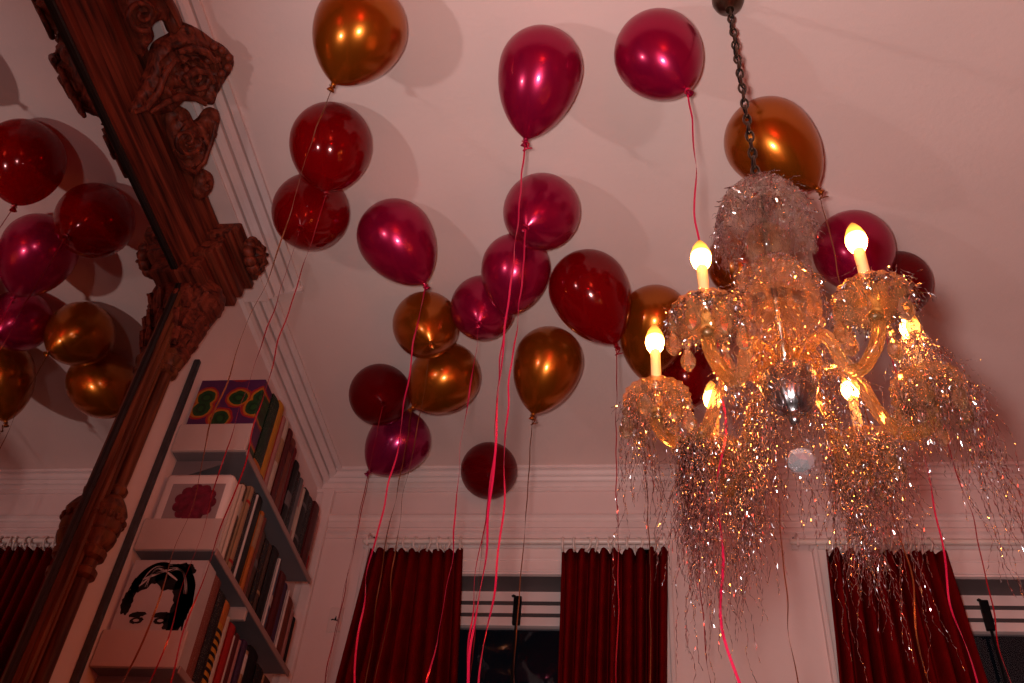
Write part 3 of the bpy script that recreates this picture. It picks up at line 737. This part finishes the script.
def balloon(i, col, c, rp, k, label, curl):
    rnd = random.Random(50+i)
    d = ray(*c); zc = ROOM_H-.006
    # widest radius touches the ceiling: depth t, R = t*rp/FPX
    t = zc/(d.z+rp/FPX); Cn = d*t; R = t*rp/FPX
    right = cR; up = cU
    off = Vector(((k[0]-c[0])/rp, -(k[1]-c[1])/rp)); dl = off.length
    L = max(1.34, dl*1.03); L = min(L, 1.75)
    ca = min(1, dl/L); sa = math.sqrt(max(0, 1-ca*ca))
    view = Cn.normalized()
    rr = (right-view*right.dot(view)).normalized(); uu = (up-view*up.dot(view)-rr*up.dot(rr)).normalized()
    lat = (rr*off.x+uu*off.y)
    lat = lat.normalized() if dl > 1e-3 else rr
    ax = (lat*ca - view*sa).normalized()                                 # towards the knot
    n = 40; prof = []
    for j in range(25):
        a = PI/2*j/24; prof.append((max(1e-4, R*sin(a)), R*cos(a)))
    for j in range(1, 30):
        s = j/30; prof.append((R*max(.045, (1-s**2.0)**.68), -R*L*.97*s))
    prof.append((R*.045, -R*L*.975))
    b = MB(); b.lathe(prof, Cn, n, axis=-ax)
    o = b.build('balloon', BM[col], origin=Cn, smooth=True)
    tag(o, label, 'balloon', 'party balloons under the ceiling')
    kp = Cn+ax*R*L*.965
    kb = MB(); kb.lathe([(.002,-.004), (.0075,-.001), (.0085,.004), (.006,.008), (.0045,.011), (.0095,.019), (.012,.024), (.010,.024), (.003,.014)], kp, 14, axis=ax)
    kb.build('knot', BM[col], o, smooth=True)
    # ribbon: tied round the knot, a loose curl, then hanging down
    rc = 'gold' if col == 'gold' else 'red' if 'red' in col or col == 'purple' else 'pink'
    st = kp+ax*.010; pts = []
    for q in range(11):
        a = 2*PI*q/10*1.2; e1 = ax.orthogonal().normalized(); e2 = ax.cross(e1)
        pts.append(st+(e1*cos(a)+e2*sin(a))*.009)
    p = st+Vector((0, 0, -.012)); ln = 2.05; step = .018; q = 0; ph = rnd.uniform(0, 6); ph2 = rnd.uniform(0, 6)
    N = int(ln/step)
    for q in range(N):
        s = q/N; A = curl*(.25+1.5*s)
        x = A*(.7*sin(7*s*2.05+ph)+.28*sin(23*s*2.05+ph2))+.0014*sin(41*s*2.05+ph)*sin(5*s+ph2); y = A*(.7*cos(8*s*2.05+ph2)+.3*sin(19*s*2.05))
        x -= A*0 ; k0 = min(1, q/6)
        pts.append(p+Vector((x*k0, y*k0, -step*q)))
    w = .0024 if rc == 'pink' else .0017
    vs = []; fs = []; ang = rnd.uniform(0, 6)
    for j, pt in enumerate(pts):
        tg = (pts[min(j+1, len(pts)-1)]-pts[max(j-1, 0)]).normalized()
        e1 = tg.cross(Vector((.3, .9, .2))).normalized(); e2 = tg.cross(e1)
        ang += .11*(1+sin(j*.23+ph))
        wv = (e1*cos(ang)+e2*sin(ang))*w; nv = (e2*cos(ang)-e1*sin(ang))*.00035
        vs += [pt-wv-nv, pt+wv-nv, pt+wv+nv, pt-wv+nv]
    for j in range(len(pts)-1):
        a = j*4; fs += [(a, a+1, a+5, a+4), (a+1, a+2, a+6, a+5), (a+2, a+3, a+7, a+6), (a+3, a, a+4, a+7)]
    rb = MB().add(vs, fs).build('ribbon', RM[rc], o, smooth=False)
    # a short curled tail of ribbon at the knot
    if i in (4, 6, 10, 11, 20):
        cpts = [st+Vector((.010*cos(a)+.012*a/6, .010*sin(a)*.6, -.008-.022*sin(a*.5)-.004*a)) for a in [6.0*q/16 for q in range(17)]]
        MB().tube(cpts, .0022, 6).build('ribbon_curl', RM[rc], o, smooth=True)
for i, a in enumerate(BAL): balloon(i, *a)

# ------------------------------------------------------------------ chandelier
AX, AY = .2745, 1.444
def pol(r, az, z): a = math.radians(az); return Vector((AX+r*cos(a), AY+r*sin(a), z))
ch = empty('chandelier', (AX, AY, 1.05))
tag(ch, 'lit crystal chandelier with six candle arms hanging on a dark chain, draped in silver tinsel', 'chandelier')
MB().lathe([(.001,2.640), (.012,2.640), (.016,2.648), (.030,2.660), (.040,2.676), (.044,2.690), (.046,2.699), (.001,2.699)], (AX, AY, 0), 28).build('canopy', M['bronze'], ch, smooth=True, auto=40)
b = MB(); z = 2.640; k = 0
while z > 1.850:
    pts = []
    for q in range(20):
        a = 2*PI*q/20; u = .0085*cos(a); v = .0215*sin(a) - .017
        pts.append((AX+(u if k % 2 else 0), AY+(0 if k % 2 else u), z+v))
    b.tube(pts, .0030, 6, closed=True); z -= .0345; k += 1
b.build('chain', M['bronze'], ch, smooth=True)
wire = [(AX+.006*sin(40*t), AY+.006*cos(40*t), 2.64-.80*t) for t in [q/60 for q in range(61)]]
MB().tube(wire, .0022, 6).build('flex', M['black'], ch, smooth=True)
# crystal dome at the top
def ribs(n, a): return lambda t: 1+a*abs(sin(n*t/2))
d1 = MB().lathe([(.012,1.828), (.036,1.822), (.066,1.802), (.087,1.768), (.096,1.728), (.097,1.690), (.093,1.690), (.092,1.725), (.083,1.764), (.063,1.796), (.034,1.816), (.012,1.822)], (AX, AY, 0), 48, rib=ribs(24, .05)).build('crystal_dome', M['crystal'], ch, smooth=True, auto=50)
def drop(b, p, s=1., n=6):
    p = Vector(p)
    b.ball(p+Vector((0, 0, -.006*s)), .0062*s, 6)
    b.lathe([(.0006,-.012*s), (.005*s,-.018*s), (.0105*s,-.034*s), (.0095*s,-.044*s), (.004*s,-.052*s), (.0005,-.055*s)], p, n)
def disc_chain(b, p, n=3, s=1.):
    for q in range(n): b.lathe([(.0005,.004*s), (.0075*s,.0012*s), (.0075*s,-.0012*s), (.0005,-.004*s)], Vector(p)+Vector((0, 0, -.013*s*q)), 8, axis=(.5, -.8, .2))
for q in range(14):
    b = MB(); p = pol(.095, q*360/14, 1.691); disc_chain(b, p, 3); drop(b, p+Vector((0, 0, -.030)), .9)
    b.build('crystal_drop', M['crystal'], d1)
# stem pieces in glass
b = MB().lathe([(.006,1.826), (.008,1.74), (.010,1.690), (.022,1.684), (.041,1.666), (.047,1.645), (.042,1.622), (.026,1.606), (.014,1.600), (.014,1.560)], (AX, AY, 0), 36, rib=ribs(18, .05))
b.build('stem_bowl', M['amber_lit'], ch, smooth=True, auto=50)
MB().tube([(AX, AY, 1.845), (AX, AY, 1.30)], .0065, 8).build('stem_rod', M['silver'], ch, smooth=True)
d2 = MB().lathe([(.016,1.565), (.046,1.558), (.068,1.534), (.080,1.495), (.083,1.458), (.081,1.430), (.077,1.430), (.079,1.458), (.076,1.493), (.064,1.528), (.044,1.551), (.016,1.558)], (AX, AY, 0), 44, rib=ribs(22, .05)).build('crystal_dome', M['amber_lit'], ch, smooth=True, auto=50)
for q in range(12):
    b = MB(); p = pol(.079, q*30+9, 1.431); disc_chain(b, p, 2); drop(b, p+Vector((0, 0, -.018)), .8)
    b.build('crystal_drop', M['amber_lit'], d2)
b = MB().lathe([(.010,1.46), (.030,1.452), (.042,1.438), (.044,1.422), (.038,1.408), (.018,1.400), (.014,1.396), (.028,1.388), (.034,1.372), (.033,1.352), (.024,1.336), (.016,1.330), (.016,1.322)], (AX, AY, 0), 32, rib=ribs(16, .04))
b.build('glass_vase', M['amber_lit'], ch, smooth=True, auto=50)
b = MB().lathe([(.014,1.326), (.040,1.324), (.056,1.315), (.064,1.298), (.062,1.280), (.054,1.268), (.048,1.262)], (AX, AY, 0), 44, rib=ribs(22, .05))
b.build('hub_bowl', M['glass_arm'], ch, smooth=True, auto=50)
b = MB().lathe([(.001,1.272), (.050,1.270), (.0535,1.264), (.0535,1.256), (.051,1.240), (.044,1.216), (.034,1.198), (.022,1.187), (.012,1.183), (.010,1.176), (.011,1.168), (.007,1.160), (.001,1.158)], (AX, AY, 0), 80, rib=lambda t: 1+.012*cos(24*t))
b.build('silver_bowl', M['silver'], ch, smooth=True, auto=60)
MB().lathe([(.001,1.160), (.005,1.156), (.009,1.148), (.010,1.138), (.006,1.128), (.0085,1.122), (.009,1.112), (.004,1.104), (.002,1.100)], (AX, AY, 0), 12).build('finial', M['crystal'], ch)
bm = bmesh.new(); bmesh.ops.create_icosphere(bm, subdivisions=2, radius=.0255)
b = MB().add([v.co*random.uniform(.93, 1.06)+Vector((AX, AY, 1.076)) for v in bm.verts], [[v.index for v in f.verts] for f in bm.faces]); bm.free()
b.build('glass_ball', M['ball'], ch)['label'] = 'clear faceted glass ball at the bottom'
ARM = [(.040,1.268), (.058,1.282), (.078,1.290), (.098,1.289), (.116,1.277), (.130,1.250), (.138,1.222), (.147,1.193), (.157,1.168), (.171,1.148), (.190,1.139), (.210,1.142), (.227,1.152), (.240,1.170), (.246,1.192), (.246,1.214)]
def smoothc(P, m=4):
    out = []
    for i in range(len(P)-1):
        p0, p1, p2, p3 = P[max(0, i-1)], P[i], P[i+1], P[min(len(P)-1, i+2)]
        for k in range(m):
            t = k/m; out.append(tuple(.5*((2*p1[c])+(-p0[c]+p2[c])*t+(2*p0[c]-5*p1[c]+4*p2[c]-p3[c])*t*t+(-p0[c]+3*p1[c]-3*p2[c]+p3[c])*t**3) for c in (0, 1)))
    return out+[P[-1]]
ARMS = [172, -130, -62, 2, 50, 120]
AC = smoothc(ARM)
for az in ARMS:
    o = MB().tube([pol(r_, az, z_) for r_, z_ in AC], .0112, 20, twist=.45, flute=5, fa=.13).build('arm', M['glass_arm'], ch, smooth=True)
    c = pol(.2445, az, 0); rnd = random.Random(az)
    b = MB().lathe([(.008,1.208), (.020,1.212), (.040,1.222), (.056,1.238), (.062,1.252), (.060,1.255), (.054,1.242), (.038,1.228), (.018,1.220), (.010,1.222)], c, 40, rib=ribs(20, .07))
    b.lathe([(.008,1.215), (.020,1.222), (.030,1.240), (.032,1.262), (.028,1.275), (.024,1.275), (.026,1.258), (.020,1.236)], c, 28, rib=ribs(14, .08))
    b.build('drip_pan', M['amber_lit'], o, smooth=True, auto=60)
    MB().lathe([(.001,1.200), (.009,1.201), (.0105,1.206), (.009,1.212), (.001,1.213)], c, 16).build('collar', M['silver'], o, smooth=True)
    MB().lathe([(.001,1.228), (.0098,1.228), (.0098,1.372), (.0085,1.375), (.001,1.375)], c, 18).build('candle_sleeve', M['candle'], o, smooth=True, auto=40)
    MB().lathe([(.001,1.372), (.0105,1.374), (.0165,1.386), (.0190,1.398), (.0180,1.412), (.0135,1.428), (.0070,1.441), (.0025,1.448), (.0004,1.450)], c, 20).build('bulb', M['bulb'], o, smooth=True)
    for q in range(6):
        a = q*60+rnd.uniform(-8, 8)
        p = c+Vector((.059*cos(math.radians(a)), .059*sin(math.radians(a)), 1.246))
        b = MB(); disc_chain(b, p, 1+q % 2); drop(b, p+Vector((0, 0, -.010-.012*(q % 2))), 1.3)
        b.build('crystal_drop', M['drop'], o)

# ------------------------------------------------------------------ tinsel (strands nobody could count)
def strands(specs, label):
    """specs: (n, start function, (min,max) length, sway)"""
    rnd = random.Random(len(label)*7); vs = []; fs = []
    for n, start, (l0, l1), sway in specs:
        for _ in range(n):
            p = Vector(start(rnd)); ln = rnd.uniform(l0, l1)*(1 if rnd.random() < .85 else 1.25)
            st = .0052; N = max(5, int(ln/st))
            vx, vy = rnd.gauss(0, sway), rnd.gauss(0, sway); base = len(vs); a = rnd.uniform(0, 6)
            for j in range(N):
                a += rnd.uniform(-1.9, 1.9); w = (.00095 if sway < .7 else .0014)*(1-.4*j/N)
                wv = Vector((cos(a), sin(a), rnd.uniform(-.9, .9)))*w
                vs += [p-wv, p+wv]
                if j: q = base+2*j; fs.append((q-2, q-1, q+1, q))
                vx = vx*.86+rnd.gauss(0, sway*.55+.05); vy = vy*.86+rnd.gauss(0, sway*.55+.05)
                dv = Vector((vx+rnd.gauss(0, .22), vy+rnd.gauss(0, .22), -1)).normalized(); p = p+dv*st
    o = MB().add(vs, fs)
    me = bpy.data.meshes.new('tinsel'); org = Vector(vs[0]); me.from_pydata([v-org for v in vs], [], fs); me.materials.append(M['tinsel']); me.update()
    ob = bpy.data.objects.new('tinsel', me); C.objects.link(ob); ob.location = org+Vector((0, 0, CZ))
    tag(ob, label, 'tinsel', 'silver tinsel on the chandelier', 'stuff'); return ob
def on_arm(az, r0, r1, jz=.008):
    def f(rnd):
        s = rnd.uniform(r0, r1); z_ = 1.2
        for (ra, za), (rb_, zb_) in zip(AC, AC[1:]):
            if ra <= s <= rb_: z_ = za+(zb_-za)*(s-ra)/max(1e-6, rb_-ra); break
        return pol(s, az+rnd.gauss(0, 2.0), z_+.008+rnd.gauss(0, jz))
    return f
def on_cup(az, rr=.062, z0=1.245, half=None):
    c = pol(.2445, az, 0)
    def f(rnd):
        a = rnd.uniform(0, 2*PI) if half is None else math.radians(half[0])+rnd.gauss(0, half[1])
        r_ = rr*math.sqrt(rnd.uniform(.25, 1.1)); return (c.x+r_*cos(a), c.y+r_*sin(a), z0+rnd.uniform(0, .03)*(1.2-r_/rr))
    return f
def on_dome(prof):
    def f(rnd):
        i = rnd.randrange(len(prof)-1); t = rnd.random(); r_ = prof[i][0]*(1-t)+prof[i+1][0]*t+.004; z_ = prof[i][1]*(1-t)+prof[i+1][1]*t
        return pol(r_, rnd.uniform(0, 360), z_)
    return f
DP1 = [(.02,1.832), (.05,1.818), (.078,1.786), (.094,1.740), (.100,1.695)]; DP2 = [(.02,1.572), (.05,1.560), (.074,1.530), (.086,1.480), (.088,1.440)]
strands([(620, on_dome(DP1), (.015, .05), .8), (70, lambda r_: pol(.101, r_.uniform(150, 215), 1.72), (.06, .15), .12), (50, lambda r_: pol(.099, r_.uniform(-60, 0), 1.70), (.05, .11), .15), (50, lambda r_: pol(.012, r_.uniform(0, 360), 1.84), (.1, .2), .1)], 'silver tinsel wrapped over the top crystal dome')
strands([(620, on_dome(DP2), (.015, .05), .8), (60, lambda r_: pol(.06, r_.uniform(0, 360), 1.65), (.02, .08), .3)], 'silver tinsel wrapped over the second dome above the hub')
strands([(460, on_cup(172, .056), (.02, .09), .45), (60, on_cup(172, .056, 1.24, (190, .8)), (.12, .26), .11), (12, on_cup(172), (.3, .42), .07)], 'silver tinsel on the leftmost candle cup, thin strands trailing down')
strands([(230, on_arm(172, .165, .205), (.18, .32), .10), (120, on_arm(172, .15, .21), (.03, .10), .5), (16, on_arm(172, .16, .21), (.36, .48), .07)], 'dense tinsel tassel hanging from the bend of the leftmost arm')
strands([(520, on_cup(-130), (.02, .06), .8), (50, on_arm(-130, .12, .2), (.02, .06), .6)], 'short tinsel on the near left candle cup')
strands([(520, on_cup(-62), (.02, .05), .8), (120, on_cup(-62, .066, 1.27, (10, .7)), (.03, .09), .6)], 'frizzy tinsel on the near right candle cup')
strands([(420, on_cup(2, .056), (.03, .12), .35), (190, on_cup(2, .028, 1.36), (.08, .18), .35), (64, on_cup(2, .090, 1.255, (10, .12)), (.16, .40), .07), (120, on_cup(2, .05, 1.23, (180, .9)), (.08, .2), .25), (8, on_cup(2, .08), (.34, .46), .06)], 'tinsel cone on the far right candle with long trailing strands')
strands([(260, on_cup(50), (.08, .28), .16), (420, on_cup(50), (.02, .12), .6), (130, on_arm(50, .12, .2), (.10, .30), .15), (16, on_cup(50), (.34, .5), .06)], 'thick tinsel curtain below the back right candle')
strands([(220, on_cup(120), (.08, .26), .16), (400, on_cup(120), (.02, .12), .6), (170, on_arm(120, .10, .2), (.10, .32), .13), (16, on_cup(120), (.3, .48), .06)], 'thick tinsel below the back left candle, behind a pink ribbon')
strands([(800, lambda r_: pol(r_.uniform(.05, .14), r_.uniform(0, 360), r_.uniform(1.20, 1.33)), (.02, .10), .6), (70, lambda r_: pol(r_.uniform(.05, .15), r_.uniform(20, 200), 1.22), (.10, .28), .12), (6, lambda r_: pol(.01, r_.uniform(0, 360), 1.055), (.05, .16), .06)], 'loose tinsel around the hub and the silver bowl')

# ------------------------------------------------------------------ light
def spot(name, loc, target, power, col, size, blend, soft, spec=1.):
    l = bpy.data.lights.new(name, 'SPOT'); l.energy = power; l.color = col; l.spot_size = math.radians(size); l.spot_blend = blend; l.shadow_soft_size = soft; l.specular_factor = spec
    o = bpy.data.objects.new(name, l); C.objects.link(o); L = Vector(loc); o.location = L+Vector((0, 0, CZ))
    o.rotation_euler = (Vector(target)-L).to_track_quat('-Z', 'Y').to_euler(); return o
FLASH, BOUNCE = 200, 19
spot('camera_flash', (-.07, .02, .09), (.80, 2.0, 2.48), FLASH, (1, .88, .85), 104, 1., .045)
spot('flash_off_the_mirror', (-1.39, .80, 1.45), (.2, 2.1, 2.7), BOUNCE, (1, .84, .84), 95, 1., .03, 0.)
lp = bpy.data.lights.new('red_ambient_fill', 'POINT'); lp.energy = 46; lp.color = (1, .075, .035); lp.shadow_soft_size = .3; lp.specular_factor = 0  # added unseen lamp, fills the room with dim red ambient light
lo = bpy.data.objects.new('red_ambient_fill', lp); C.objects.link(lo); lo.location = (.5, -2.2, CZ+.2)
w = bpy.data.worlds.new('night'); bpy.context.scene.world = w; w.use_nodes = True
w.node_tree.nodes['Background'].inputs[0].default_value = (.002, .002, .003, 1); w.node_tree.nodes['Background'].inputs[1].default_value = 1

# ------------------------------------------------------------------ render look
sc = bpy.context.scene
sc.view_settings.view_transform = 'Standard'; sc.view_settings.look = 'None'; sc.view_settings.gamma = 1; sc.view_settings.use_curve_mapping = False
sc.view_settings.exposure = 0.
cy = sc.cycles
cy.use_denoising = True; cy.denoiser = 'OPENIMAGEDENOISE'; cy.denoising_input_passes = 'RGB_ALBEDO_NORMAL'
cy.max_bounces = 9; cy.diffuse_bounces = 4; cy.glossy_bounces = 6; cy.transmission_bounces = 8; cy.transparent_max_bounces = 20
cy.sample_clamp_indirect = 12; cy.blur_glossy = .5; cy.caustics_reflective = True; cy.caustics_refractive = True
for o in bpy.data.objects:
    if '_o' in o: del o['_o']
